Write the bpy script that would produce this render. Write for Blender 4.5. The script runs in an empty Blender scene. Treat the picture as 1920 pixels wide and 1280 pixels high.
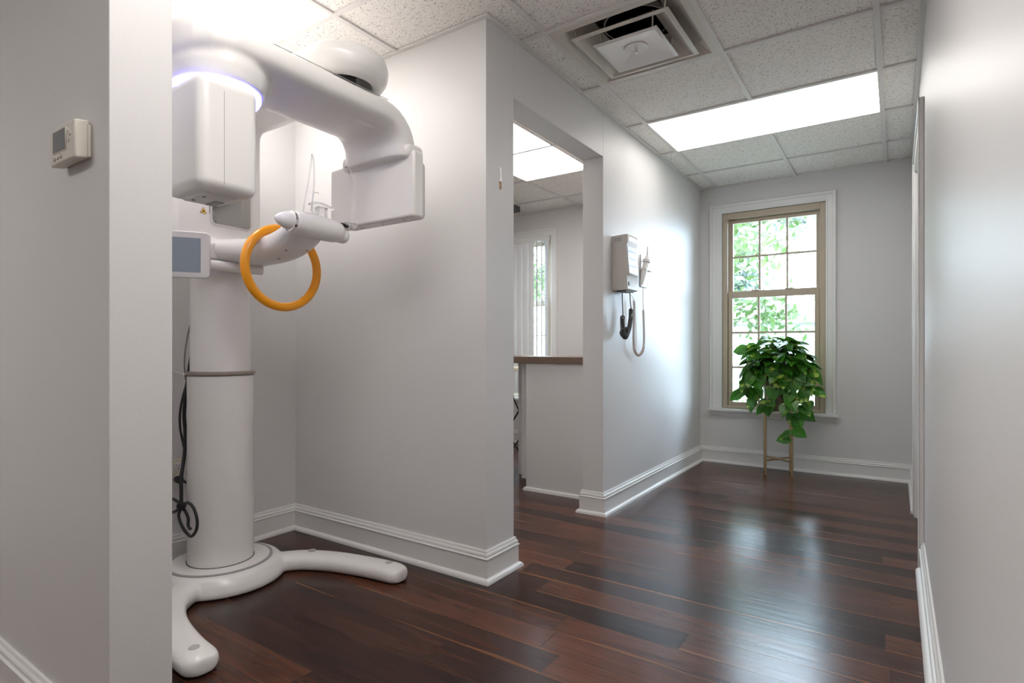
import bpy, bmesh, math, random
from mathutils import Vector, Matrix
random.seed(7)
PI = math.pi
S = bpy.context.scene
C = S.collection

# ------------------------------------------------------------------ camera, world, lights, exposure
cam_d = bpy.data.cameras.new('camera'); cam = bpy.data.objects.new('camera', cam_d); C.objects.link(cam)
cam_d.lens = 20.0; cam_d.sensor_width = 36; cam_d.shift_y = 13 / 1920; cam_d.clip_start = 0.02
cam.location = (0, 0, 1.0); cam.rotation_euler = (PI / 2, 0, math.radians(34.056))
S.camera = cam
S.view_settings.view_transform = 'Standard'; S.view_settings.look = 'None'
S.view_settings.gamma = 1; S.view_settings.exposure = 1.4
S.view_settings.use_curve_mapping = False
LENS = 5.0          # luminous ceiling panels
SKY = 11.0
w = bpy.data.worlds.new('world'); S.world = w; w.use_nodes = True
bg = w.node_tree.nodes['Background']; bg.inputs[0].default_value = (0.66, 0.81, 1.0, 1); bg.inputs[1].default_value = SKY
sd = bpy.data.lights.new('sun', 'SUN'); sd.energy = 5; sd.angle = 0.02; sd.color = (1, .96, .88)
sun = bpy.data.objects.new('sun', sd); C.objects.link(sun); sun.rotation_euler = (math.radians(38), 0, math.radians(-12)); sun.location = (0, 0, 12)
def portal(x, y, z, sx, sz):
    l = bpy.data.lights.new('window_portal', 'AREA'); l.shape = 'RECTANGLE'; l.size = sx; l.size_y = sz
    l.cycles.is_portal = True
    o = bpy.data.objects.new('window_portal', l); C.objects.link(o); o.location = (x, y, z); o.rotation_euler = (-PI / 2, 0, 0)
portal(-.864, 5.32, 1.33, .85, 1.7); portal(-3.37, 5.32, 1.33, .9, 1.7)

# ------------------------------------------------------------------ materials
def mat(name, col, rough=.5, metal=0., spec=.5, coat=0., coat_r=.05, bump=None, trans=0., emis=None, alpha=1., ior=1.45):
    m = bpy.data.materials.new(name); m.use_nodes = True
    n = m.node_tree.nodes; l = m.node_tree.links; b = n['Principled BSDF']
    b.inputs['Base Color'].default_value = (*col, 1); b.inputs['Roughness'].default_value = rough
    b.inputs['Metallic'].default_value = metal; b.inputs['Specular IOR Level'].default_value = spec
    b.inputs['Coat Weight'].default_value = coat; b.inputs['Coat Roughness'].default_value = coat_r
    b.inputs['Transmission Weight'].default_value = trans; b.inputs['IOR'].default_value = ior
    b.inputs['Alpha'].default_value = alpha
    if emis: b.inputs['Emission Color'].default_value = (*emis[0], 1); b.inputs['Emission Strength'].default_value = emis[1]
    tc = n.new('ShaderNodeTexCoord'); nz = n.new('ShaderNodeTexNoise'); l.new(tc.outputs['Object'], nz.inputs['Vector'])
    if bump:
        nz.inputs['Scale'].default_value = bump[0]; nz.inputs['Detail'].default_value = 3
        bp = n.new('ShaderNodeBump'); bp.inputs['Strength'].default_value = bump[1]; bp.inputs['Distance'].default_value = .002
        l.new(nz.outputs['Fac'], bp.inputs['Height']); l.new(bp.outputs['Normal'], b.inputs['Normal'])
    else:
        nz.inputs['Scale'].default_value = 4
        mr = n.new('ShaderNodeMapRange'); mr.inputs['To Min'].default_value = max(0, rough - .02); mr.inputs['To Max'].default_value = rough + .02
        l.new(nz.outputs['Fac'], mr.inputs['Value']); l.new(mr.outputs[0], b.inputs['Roughness'])
    return m

M = {}
M['wall'] = mat('wall_paint', (.72, .706, .705), .42, spec=.35, bump=(170, .12))
M['trim'] = mat('trim_white', (.80, .79, .78), .3, coat=.2)
M['tee'] = mat('ceiling_tee', (.76, .73, .71), .5)
M['plastic'] = mat('machine_white', (.83, .81, .79), .3, coat=.4, coat_r=.12)
M['plastic2'] = mat('machine_offwhite', (.70, .68, .665), .35, coat=.2)
M['seam'] = mat('seam_grey', (.36, .35, .35), .6)
M['brown_ring'] = mat('brown_ring', (.30, .25, .215), .4)
M['orange'] = mat('orange_plastic', (.93, .36, .005), .3, coat=.3)
M['chrome'] = mat('chrome', (.85, .85, .86), .08, metal=1)
M['mirror'] = mat('mirror_glass', (.40, .40, .38), .03, metal=1)
M['screen'] = mat('grey_screen', (.12, .135, .155), .3, emis=((.45, .52, .62), .06))
M['black'] = mat('black_rubber', (.012, .012, .013), .4)
M['darkgrey'] = mat('dark_grey', (.07, .068, .065), .45)
M['greycable'] = mat('grey_cable', (.22, .21, .2), .45)
M['beigecord'] = mat('beige_cord', (.62, .53, .48), .45)
M['cream'] = mat('cream_plastic', (.72, .68, .61), .35, coat=.15)
M['almond'] = mat('almond_plate', (.80, .75, .62), .35)
M['device'] = mat('device_plastic', (.66, .62, .58), .4)
M['paper'] = mat('panel_paper', (.78, .82, .92), .35)
M['inkblue'] = mat('pale_blue_ink', (.45, .55, .78), .5)
M['lcd'] = mat('lcd', (.10, .11, .12), .1, coat=.5)
M['beige'] = mat('window_vinyl', (.50, .42, .32), .4)
M['cap'] = mat('counter_cap_brown', (.17, .115, .085), .45, bump=(60, .1))
M['brass'] = mat('antique_brass', (.50, .36, .20), .3, metal=.85)
M['steel'] = mat('diffuser_paint', (.66, .61, .55), .35, coat=.3)
M['steel2'] = mat('diffuser_inner', (.80, .77, .75), .3, coat=.3)
M['yellow'] = mat('label_yellow', (.85, .52, .08), .5)
M['led'] = mat('led_blue', (.5, .5, 1), .4, emis=((.22, .22, 1.0), 1.5))
M['clear'] = mat('clear_plastic', (.95, .95, .95), .08, trans=.85, ior=1.3)
M['vane'] = mat('blind_vane', (.84, .86, .88), .5, spec=.3)
M['dark_iron'] = mat('dark_iron', (.03, .022, .018), .4, metal=.4)
M['soil'] = mat('soil', (.03, .02, .014), .9)
M['stem'] = mat('stem_green', (.16, .24, .05), .5)
M['bark'] = mat('bark', (.12, .105, .095), .9, bump=(12, .6))
M['siding'] = mat('pale_siding', (.30, .31, .32), .6)
M['roofing'] = mat('roofing', (.25, .2, .18), .8)
M['stamp'] = mat('grey_cap', (.46, .45, .44), .5)
M['pot_brown'] = mat('strip_brown', (.50, .30, .16), .8)

def lens_mat():
    m = bpy.data.materials.new('light_lens'); m.use_nodes = True
    n = m.node_tree.nodes; l = m.node_tree.links; b = n['Principled BSDF']
    b.inputs['Base Color'].default_value = (.8, .8, .8, 1)
    b.inputs['Emission Color'].default_value = (1, .965, .92, 1); b.inputs['Emission Strength'].default_value = LENS
    return m
M['lens'] = lens_mat()
M['lens_bright'] = lens_mat(); M['lens_bright'].node_tree.nodes['Principled BSDF'].inputs['Emission Strength'].default_value = LENS * .9
M['lens_fill'] = lens_mat(); M['lens_fill'].node_tree.nodes['Principled BSDF'].inputs['Emission Strength'].default_value = LENS * .7
M['lens_soft'] = lens_mat(); M['lens_soft'].node_tree.nodes['Principled BSDF'].inputs['Emission Strength'].default_value = LENS * .40

def glass_mat():
    m = bpy.data.materials.new('window_glass'); m.use_nodes = True
    n = m.node_tree.nodes; l = m.node_tree.links; n.remove(n['Principled BSDF'])
    o = n['Material Output']; t = n.new('ShaderNodeBsdfTransparent'); g = n.new('ShaderNodeBsdfGlossy'); g.inputs['Roughness'].default_value = .02
    t.inputs[0].default_value = (.95, .98, .97, 1)
    fr = n.new('ShaderNodeFresnel'); fr.inputs[0].default_value = 1.3; mx = n.new('ShaderNodeMixShader')
    l.new(fr.outputs[0], mx.inputs[0]); l.new(t.outputs[0], mx.inputs[1]); l.new(g.outputs[0], mx.inputs[2]); l.new(mx.outputs[0], o.inputs[0])
    return m
M['glass'] = glass_mat()

class NT:
    def __init__(s, name):
        s.m = bpy.data.materials.new(name); s.m.use_nodes = True
        s.n = s.m.node_tree.nodes; s.l = s.m.node_tree.links; s.b = s.n['Principled BSDF']
    def new(s, t, **k):
        a = s.n.new(t)
        for x, v in k.items(): setattr(a, x, v)
        return a
    def math(s, op, a, b=None, c=None):
        q = s.new('ShaderNodeMath', operation=op)
        for i, v in enumerate((a, b, c)):
            if v is None: continue
            if isinstance(v, (int, float)): q.inputs[i].default_value = v
            else: s.l.new(v, q.inputs[i])
        return q.outputs[0]
    def comb(s, x, y, z=0.):
        q = s.new('ShaderNodeCombineXYZ')
        for i, v in enumerate((x, y, z)):
            if isinstance(v, (int, float)): q.inputs[i].default_value = v
            else: s.l.new(v, q.inputs[i])
        return q.outputs[0]
    def noise(s, vec, scale=1., detail=3., rough=.5, dist=0.):
        q = s.new('ShaderNodeTexNoise'); s.l.new(vec, q.inputs['Vector']); q.inputs['Scale'].default_value = scale
        q.inputs['Detail'].default_value = detail; q.inputs['Roughness'].default_value = rough; q.inputs['Distortion'].default_value = dist
        return q.outputs['Fac']
    def ramp(s, fac, stops):
        q = s.new('ShaderNodeValToRGB'); s.l.new(fac, q.inputs[0]); e = q.color_ramp.elements
        while len(e) < len(stops): e.new(.5)
        for i, (p, c) in enumerate(stops): e[i].position = p; e[i].color = (*c, 1)
        return q.outputs[0]
    def mix(s, fac, a, b, mode='MIX'):
        q = s.new('ShaderNodeMix', data_type='RGBA', blend_type=mode)
        for i, v in ((0, fac), (6, a), (7, b)):
            if isinstance(v, (int, float)): q.inputs[i].default_value = v
            elif isinstance(v, tuple): q.inputs[i].default_value = (*v, 1)
            else: s.l.new(v, q.inputs[i])
        return q.outputs[2]

def floor_mat():
    t = NT('floor_planks')
    tc = t.new('ShaderNodeTexCoord'); sp = t.new('ShaderNodeSeparateXYZ'); t.l.new(tc.outputs['Object'], sp.inputs[0])
    x, y = sp.outputs[0], sp.outputs[1]
    yy = t.math('DIVIDE', t.math('SUBTRACT', y, .1035), .1265)
    row = t.math('FLOOR', yy); fy = t.math('SUBTRACT', yy, row)
    wn = t.new('ShaderNodeTexWhiteNoise', noise_dimensions='1D'); t.l.new(row, wn.inputs['W'])
    xx = t.math('ADD', t.math('DIVIDE', x, 1.22), t.math('MULTIPLY', wn.outputs['Value'], 7.3))
    pl = t.math('FLOOR', xx); fx = t.math('SUBTRACT', xx, pl)
    wid = t.new('ShaderNodeTexWhiteNoise', noise_dimensions='2D'); t.l.new(t.comb(pl, row), wid.inputs['Vector'])
    sc = t.new('ShaderNodeSeparateColor'); t.l.new(wid.outputs['Color'], sc.inputs[0])
    r1, r2, r3 = sc.outputs[0], sc.outputs[1], sc.outputs[2]
    gx = t.math('ADD', x, t.math('MULTIPLY', r1, 31.)); gy = t.math('ADD', y, t.math('MULTIPLY', r2, 17.))
    fine = t.noise(t.comb(t.math('MULTIPLY', gx, 4.), t.math('MULTIPLY', gy, 130.)), 1, 4, .6)
    band = t.noise(t.comb(t.math('MULTIPLY', gx, 1.3), t.math('MULTIPLY', gy, 13.)), 1, 2, .5, .5)
    rings = t.math('ABSOLUTE', t.math('SINE', t.math('MULTIPLY', band, 17.)))
    v = t.math('ADD', t.math('MULTIPLY', fine, .42), t.math('MULTIPLY', rings, .09))
    v = t.math('ADD', v, t.math('MULTIPLY', t.math('SUBTRACT', r3, .5), .42))
    v = t.math('ADD', v, t.math('MULTIPLY', t.math('SUBTRACT', band, .5), .5))
    col = t.ramp(v, [(.05, (.020, .008, .006)), (.30, (.066, .0225, .013)), (.52, (.112, .038, .020)), (.85, (.165, .062, .032))])
    # pale sapwood edge on some planks
    wv = t.noise(t.comb(t.math('MULTIPLY', gx, 1.7), t.math('MULTIPLY', r1, 50.)), 1, 1)
    wdt = t.math('MULTIPLY', t.math('MULTIPLY', t.math('SUBTRACT', wv, .385), .42), t.math('GREATER_THAN', r2, .3))
    sap = t.math('LESS_THAN', fy, wdt)
    col = t.mix(t.math('MULTIPLY', sap, .6), col, t.mix(fine, (.15, .055, .022), (.30, .125, .045)))
    e1 = t.math('LESS_THAN', t.math('MINIMUM', fy, t.math('SUBTRACT', 1., fy)), .009)
    e2 = t.math('LESS_THAN', t.math('MINIMUM', fx, t.math('SUBTRACT', 1., fx)), .0012)
    edge = t.math('MAXIMUM', e1, e2)
    col = t.mix(t.math('MULTIPLY', edge, .65), col, (.012, .006, .004))
    t.l.new(col, t.b.inputs['Base Color'])
    wob = t.noise(t.comb(t.math('MULTIPLY', gx, 3.5), t.math('MULTIPLY', gy, 42.)), 1, 2)
    lowb = t.noise(t.comb(t.math('MULTIPLY', gx, 2.), t.math('MULTIPLY', gy, 6.)), 1, 1)
    hgt = t.math('ADD', t.math('MULTIPLY', wob, .5), t.math('ADD', t.math('MULTIPLY', lowb, 1.0), t.math('MULTIPLY', edge, -.5)))
    bp = t.new('ShaderNodeBump'); bp.inputs['Strength'].default_value = .35; bp.inputs['Distance'].default_value = .0022
    t.l.new(hgt, bp.inputs['Height']); t.l.new(bp.outputs[0], t.b.inputs['Normal'])
    rr = t.math('ADD', .17, t.math('MULTIPLY', fine, .12)); t.l.new(rr, t.b.inputs['Roughness'])
    t.b.inputs['Specular IOR Level'].default_value = .34
    t.b.inputs['Coat Weight'].default_value = .0; t.b.inputs['Coat Roughness'].default_value = .12
    t.l.new(bp.outputs[0], t.b.inputs['Coat Normal'])
    return t.m
M['floor'] = floor_mat()

def tile_mat():
    t = NT('acoustic_tile')
    tc = t.new('ShaderNodeTexCoord')
    a = t.noise(tc.outputs['Object'], 125, 2, .6); b = t.noise(tc.outputs['Object'], 260, 1, .5)
    h1 = t.math('GREATER_THAN', a, .625); h2 = t.math('GREATER_THAN', b, .68)
    k = t.math('MAXIMUM', h1, h2)
    col = t.mix(t.math('MULTIPLY', k, .72), (.92, .885, .85), (.30, .25, .22))
    t.l.new(col, t.b.inputs['Base Color']); t.b.inputs['Roughness'].default_value = .9; t.b.inputs['Specular IOR Level'].default_value = .1
    bp = t.new('ShaderNodeBump'); bp.inputs['Strength'].default_value = .5; bp.inputs['Distance'].default_value = .002
    t.l.new(t.math('MULTIPLY', k, -1.), bp.inputs['Height']); t.l.new(bp.outputs[0], t.b.inputs['Normal'])
    return t.m
M['tile'] = tile_mat()

def leaf_mat(name, dark, light, yellow, scale, trans=.25, thr=.60):
    t = NT(name)
    tc = t.new('ShaderNodeTexCoord')
    a = t.noise(tc.outputs['Object'], scale, 2, .5); b = t.noise(tc.outputs['Object'], scale * .35, 1, .5)
    col = t.mix(t.math('MULTIPLY', b, 1.1), dark, light)
    mr = t.new('ShaderNodeMapRange'); mr.inputs['From Min'].default_value = thr; mr.inputs['From Max'].default_value = thr + .1; t.l.new(a, mr.inputs['Value'])
    col = t.mix(mr.outputs[0], col, yellow)
    t.l.new(col, t.b.inputs['Base Color']); t.b.inputs['Roughness'].default_value = .35
    tr = t.new('ShaderNodeBsdfTranslucent'); t.l.new(col, tr.inputs[0]); mx = t.new('ShaderNodeMixShader'); mx.inputs[0].default_value = trans
    t.l.new(t.b.outputs[0], mx.inputs[1]); t.l.new(tr.outputs[0], mx.inputs[2]); t.l.new(mx.outputs[0], t.n['Material Output'].inputs[0])
    return t.m
M['pothos'] = leaf_mat('pothos_leaf', (.010, .055, .007), (.07, .26, .02), (.40, .54, .09), 15, .25, .58)
M['tree_leaf'] = leaf_mat('tree_leaf', (.032, .068, .016), (.085, .135, .04), (.14, .19, .08), 1.2, .45)
M['tree_leaf2'] = leaf_mat('tree_leaf_blue', (.04, .07, .05), (.10, .14, .11), (.15, .185, .15), 1.2, .45)
M['grass'] = leaf_mat('lawn', (.07, .08, .05), (.11, .12, .085), (.13, .135, .10), 2.0, .0)

def pot_mat():
    t = NT('bronze_pot')
    tc = t.new('ShaderNodeTexCoord'); sp = t.new('ShaderNodeSeparateXYZ'); t.l.new(tc.outputs['Object'], sp.inputs[0])
    a = t.noise(t.comb(t.math('MULTIPLY', sp.outputs[0], 90.), t.math('MULTIPLY', sp.outputs[1], 90.), t.math('MULTIPLY', sp.outputs[2], 6.)), 1, 3)
    col = t.ramp(a, [(.3, (.09, .07, .055)), (.7, (.36, .29, .24))]); t.l.new(col, t.b.inputs['Base Color'])
    t.b.inputs['Metallic'].default_value = .6; t.b.inputs['Roughness'].default_value = .38
    return t.m
M['pot'] = pot_mat()

# ------------------------------------------------------------------ helpers
def tag(o, label=None, cat=None, group=None, kind=None):
    if label: o['label'] = label
    if cat: o['category'] = cat
    if group: o['group'] = group
    if kind: o['kind'] = kind
    return o
def empty(name, loc, label=None, cat=None, group=None, kind=None):
    o = bpy.data.objects.new(name, None); C.objects.link(o); o.location = loc; o.empty_display_size = .05
    return tag(o, label, cat, group, kind)
def setpar(o, p):
    o.parent = p
    if p.type == 'EMPTY': o.matrix_parent_inverse = Matrix.Translation(-Vector(p.location))
def obj(name, bm, m, parent=None, smooth=True, bevel=0, seg=2, sub=0, fuse=None, label=None, recalc=True):
    if recalc: bmesh.ops.recalc_face_normals(bm, faces=bm.faces)
    me = bpy.data.meshes.new(name); bm.to_mesh(me); bm.free()
    me.materials.append(M[m] if isinstance(m, str) else m)
    o = bpy.data.objects.new(name, me); C.objects.link(o)
    if fuse:
        r = o.modifiers.new('fuse', 'REMESH'); r.mode = 'VOXEL'; r.voxel_size = fuse[0]; r.use_smooth_shade = True
        s = o.modifiers.new('soft', 'SMOOTH'); s.factor = .5; s.iterations = fuse[1]
    if bevel:
        b = o.modifiers.new('bevel', 'BEVEL'); b.width = bevel; b.segments = seg; b.limit_method = 'ANGLE'; b.angle_limit = math.radians(40)
        b.harden_normals = False
    if sub:
        b = o.modifiers.new('sub', 'SUBSURF'); b.levels = sub; b.render_levels = sub
    if smooth:
        for p in me.polygons: p.use_smooth = True
        if not fuse and not sub:
            try: me.set_sharp_from_angle(angle=math.radians(42))
            except Exception: pass
    if parent is not None: setpar(o, parent)
    if label: o['label'] = label
    return o
def struct(name, bm, m, parent=None, **k):
    o = obj(name, bm, m, parent, **k)
    if parent is None: o['kind'] = 'structure'
    return o
def bx(bm, x0, x1, y0, y1, z0, z1, R=None):
    vs = [Vector((x, y, z)) for x in (x0, x1) for y in (y0, y1) for z in (z0, z1)]
    if R is not None: vs = [R @ v for v in vs]
    v = [bm.verts.new(p) for p in vs]
    for f in ((0, 1, 3, 2), (4, 6, 7, 5), (0, 4, 5, 1), (2, 3, 7, 6), (0, 2, 6, 4), (1, 5, 7, 3)): bm.faces.new([v[i] for i in f])
    return bm
def box(*a, R=None):
    return bx(bmesh.new(), *a, R=R)
def catmull(pts, n=8, closed=False):
    P = [Vector(p) for p in pts]; out = []; N = len(P)
    rng = range(N) if closed else range(N - 1)
    for i in rng:
        if closed: a, b, c, d = P[(i - 1) % N], P[i], P[(i + 1) % N], P[(i + 2) % N]
        else: a, b, c, d = P[max(i - 1, 0)], P[i], P[i + 1], P[min(i + 2, N - 1)]
        for k in range(n):
            t = k / n
            out.append(.5 * ((2 * b) + (c - a) * t + (2 * a - 5 * b + 4 * c - d) * t * t + (3 * b - a - 3 * c + d) * t ** 3))
    if not closed: out.append(P[-1])
    return out
def ringfaces(bm, A, B):
    n = len(A)
    for i in range(n): bm.faces.new((A[i], A[(i + 1) % n], B[(i + 1) % n], B[i]))
def tube(bm, pts, r, n=8, closed=False):
    P = [Vector(p) for p in pts]; N = len(P); rings = []; up = None
    for i, p in enumerate(P):
        if closed: t = (P[(i + 1) % N] - P[i - 1])
        else: t = (P[min(i + 1, N - 1)] - P[max(i - 1, 0)])
        t.normalize()
        if up is None:
            up = t.cross(Vector((0, 0, 1)))
            if up.length < .05: up = t.cross(Vector((1, 0, 0)))
        up = up - t * up.dot(t); up.normalize(); s = t.cross(up)
        rr = r[i] if isinstance(r, (list, tuple)) else r
        rings.append([bm.verts.new(p + rr * (math.cos(2 * PI * k / n) * up + math.sin(2 * PI * k / n) * s)) for k in range(n)])
    for i in range(N - 1): ringfaces(bm, rings[i], rings[i + 1])
    if closed: ringfaces(bm, rings[-1], rings[0])
    else: bm.faces.new(rings[0][::-1]); bm.faces.new(rings[-1])
    return bm
def lathe(bm, prof, c, axis=(0, 0, 1), n=40):
    # profile: list of (radius, distance along axis)
    a = Vector(axis).normalized(); u = a.orthogonal().normalized(); v = a.cross(u); c = Vector(c); rings = []
    for r, h in prof:
        if r < 1e-5: rings.append([bm.verts.new(c + a * h)])
        else: rings.append([bm.verts.new(c + a * h + r * (math.cos(2 * PI * k / n) * u + math.sin(2 * PI * k / n) * v)) for k in range(n)])
    for A, B in zip(rings, rings[1:]):
        if len(A) == 1 and len(B) == 1: continue
        if len(A) == 1:
            for i in range(n): bm.faces.new((A[0], B[i], B[(i + 1) % n]))
        elif len(B) == 1:
            for i in range(n): bm.faces.new((A[(i + 1) % n], A[i], B[0]))
        else: ringfaces(bm, A, B)
    if len(rings[0]) > 1: bm.faces.new(rings[0][::-1])
    if len(rings[-1]) > 1: bm.faces.new(rings[-1])
    return bm
def loft(bm, st, n=28, e=3., zmin=None):
    # station: centre, right vector, up vector, half width, half thickness
    rings = []
    for c, rt, up, hw, ht in st:
        c = Vector(c); rt = Vector(rt); up = Vector(up); R = []
        for k in range(n):
            a = 2 * PI * k / n; ca, sa = math.cos(a), math.sin(a)
            p = c + rt * hw * math.copysign(abs(ca) ** (2 / e), ca) + up * ht * math.copysign(abs(sa) ** (2 / e), sa)
            if zmin is not None and p.z < zmin: p.z = zmin
            R.append(bm.verts.new(p))
        rings.append(R)
    for A, B in zip(rings, rings[1:]): ringfaces(bm, A, B)
    bm.faces.new(rings[0][::-1]); bm.faces.new(rings[-1])
    return bm
def prism(bm, pts, d):
    # closed polygon (3D points) extruded by vector d
    d = Vector(d); A = [bm.verts.new(Vector(p)) for p in pts]; B = [bm.verts.new(Vector(p) + d) for p in pts]
    ringfaces(bm, A, B); bm.faces.new(A[::-1]); bm.faces.new(B)
    return bm
def sweep(bm, path, prof, side=1):
    # profile (offset, z) swept along a floor path with mitres; room is on the right-hand side of travel
    P = [Vector(p) for p in path]; N = len(P); nr = []
    for a, b in zip(P, P[1:]):
        d = (b - a).normalized(); nr.append(Vector((d.y, -d.x)) * side)
    rows = []
    for i, p in enumerate(P):
        if i == 0: m = nr[0]
        elif i == N - 1: m = nr[-1]
        else:
            m = nr[i - 1] + nr[i]; m = m / (1 + nr[i - 1].dot(nr[i]))
        rows.append([bm.verts.new((p.x + m.x * o, p.y + m.y * o, z)) for o, z in prof])
    for A, B in zip(rows, rows[1:]): ringfaces(bm, A, B)
    bm.faces.new(rows[0][::-1]); bm.faces.new(rows[-1])
    return bm

# ------------------------------------------------------------------ room shell
XL, XR, YW, ZC = -1.455, .103, 5.165, 2.415
YR = 5.04        # window wall of the side room
HX0, HY0 = -3.8, -3.2
struct('floor', box(-4.75, .23, HY0 - .12, 5.30, -.05, 0), 'floor', smooth=False)
b = bmesh.new()
bx(b, XR, XR + .12, HY0, 3.215, 0, 2.6); bx(b, XR, XR + .12, 4.115, 5.3, 0, 2.6); bx(b, XR, XR + .12, 3.215, 4.115, 2.045, 2.6)
struct('wall_right', b, 'wall', smooth=False)
b = bmesh.new()
bx(b, XL - .135, XL, 2.167, 3.125, 2.147, 2.6); bx(b, XL - .135, XL, 3.125, YW + .13, 0, 2.6)
struct('wall_left', b, 'wall', smooth=False, bevel=.002)
struct('wall_alcove_side', box(-4.6, XL, 1.955, 2.167, 0, 2.6), 'wall', smooth=False, bevel=.002)
struct('wall_alcove_back', box(-2.9, -2.78, .688, 1.955, 0, 2.6), 'wall', smooth=False)
struct('wall_partition', box(HX0, -1.468, .553, .688, 0, 2.6), 'wall', smooth=False, bevel=.002)
struct('wall_hall_left', box(HX0 - .12, HX0, HY0, .688, 0, 2.6), 'wall', smooth=False)
struct('wall_hall_back', box(HX0 - .12, XR + .12, HY0 - .12, HY0, 0, 2.6), 'wall', smooth=False)
struct('wall_room_left', box(-4.72, -4.6, 1.955, 5.3, 0, 2.6), 'wall', smooth=False)
def holed(x0, x1, y0, y1, hx0, hx1, hz0, hz1):
    b = bmesh.new(); bx(b, x0, hx0, y0, y1, 0, 2.6); bx(b, hx1, x1, y0, y1, 0, 2.6); bx(b, hx0, hx1, y0, y1, 0, hz0); bx(b, hx0, hx1, y0, y1, hz1, 2.6)
    return b
struct('wall_window', holed(XL - .135, XR + .12, YW, 5.3, -1.268, -.462, .46, 2.178), 'wall', smooth=False)
struct('wall_room_window', holed(-4.72, XL - .135, YR, 5.3, -3.72, -2.895, .46, 2.155), 'wall', smooth=False)
struct('roof', box(-5.2, .6, HY0 - .5, 5.6, 2.6, 2.75), 'roofing', smooth=False)  # unseen slab put in to keep the sun out of the interior

# ceiling tiles, grid, recessed fixtures
XT = [-4.6, -4.46, -3.84, -3.22, -2.6, -1.98, -1.31, -.69, -.07, XR]
YT = [HY0, -2.76, -2.14, -1.52, -.90, -.28, .34, .96, 1.58, 2.20, 2.82, 3.44, 4.06, 4.68, YW + .02]
vent_cell = (-1.31, 2.20)
lights = [(-1.31, -.07, 3.44, 4.06), (-2.6, -1.98, .96, 1.58), (-2.6, -1.98, 2.82, 4.06), (-1.31, -.07, .34, .96), (-3.22, -1.98, -1.52, -.90)]
def covered(cx, cy):
    if abs(cx + 1.0) < .3 and abs(cy - 2.51) < .3: return True
    return any(a < cx < b_ and c_ < cy < d_ for a, b_, c_, d_ in lights)
b = bmesh.new()
for x0, x1 in zip(XT, XT[1:]):
    for y0, y1 in zip(YT, YT[1:]):
        cx, cy = (x0 + x1) / 2, (y0 + y1) / 2
        if covered(cx, cy): continue
        bx(b, x0 + .002, x1 - .002, y0 + .002, y1 - .002, ZC + .006, ZC + .02)
struct('ceiling', b, 'tile', smooth=False)
b = bmesh.new()
wT = .012
def tee_x(y, x0, x1): bx(b, x0, x1, y - wT, y + wT, ZC - .003, ZC + .005)
def tee_y(x, y0, y1): bx(b, x - wT, x + wT, y0, y1, ZC - .0035, ZC + .005)
for y in YT[1:-1]:
    tee_x(y, -4.6, XR)
for x in (-4.46, -3.22, -1.98, -1.31, -.07): tee_y(x, HY0, YW)
for x, skips in ((-3.84, []), (-2.6, [-1.52]), (-.69, [3.44, .34])):
    for y0, y1 in zip(YT, YT[1:]):
        if any(abs(y0 - q) < .01 for q in skips): continue
        tee_y(x, y0, y1)
struct('trim_1', b, 'tee', smooth=False)
# wall angle along the ceiling edges
def angle(name, path):
    b = bmesh.new(); z = ZC
    sweep(b, path, [(0, z - .004), (.022, z - .004), (.022, z + .004), (0, z + .004)])
    struct(name, b, 'tee', smooth=False)
angle('trim_2', [(-1.468, .553), (-1.468, .688), (-2.78, .688), (-2.78, 1.955), (XL, 1.955), (XL, YW), (XR, YW), (XR, HY0)])
angle('trim_3', [(-4.6, 2.167), (-4.6, YR), (XL - .135, YR), (XL - .135, 2.167)])

def ceiling_light(x0, x1, y0, y1, label, lens='lens'):
    e = empty('ceiling_light', ((x0 + x1) / 2, (y0 + y1) / 2, ZC), label, 'ceiling light')
    q = .014; b = bmesh.new()
    prism(b, [(x0 + q - .001, y0 + q - .001, ZC + .003), (x1 - q + .001, y0 + q - .001, ZC + .003), (x1 - q + .001, y1 - q + .001, ZC + .003), (x0 + q - .001, y1 - q + .001, ZC + .003)], (0, 0, .004))
    obj('diffuser_panel', b, lens, e, smooth=False, label='glowing white diffuser panel')
    f = bmesh.new(); g = .013
    for a in ((x0 + .004, x1 - .004, y0 + .004, y0 + g), (x0 + .004, x1 - .004, y1 - g, y1 - .004), (x0 + .004, x0 + g, y0 + g, y1 - g), (x1 - g, x1 - .004, y0 + g, y1 - g)):
        bx(f, *a, ZC + .0052, ZC + .07)
    bx(f, x0 + .004, x1 - .004, y0 + .004, y1 - .004, ZC + .07, ZC + .08)
    obj('housing', f, 'tee', e, smooth=False)
ceiling_light(*lights[0], 'long bright fluorescent panel in the corridor ceiling before the window', 'lens_soft')
ceiling_light(*lights[1], 'bright square ceiling light panel above the dental x-ray machine', 'lens_bright')
ceiling_light(*lights[2], 'bright ceiling light panel in the side room seen through the doorway opening')
ceiling_light(*lights[3], 'added unseen ceiling light panel above the viewer beside the near partition end', 'lens_fill')  # added out of view to brighten the partition end and the machine
ceiling_light(*lights[4], 'added unseen ceiling light panel over the hall behind the viewer, farther to the left', 'lens')  # second unseen panel, put in as extra light on the near walls

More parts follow.
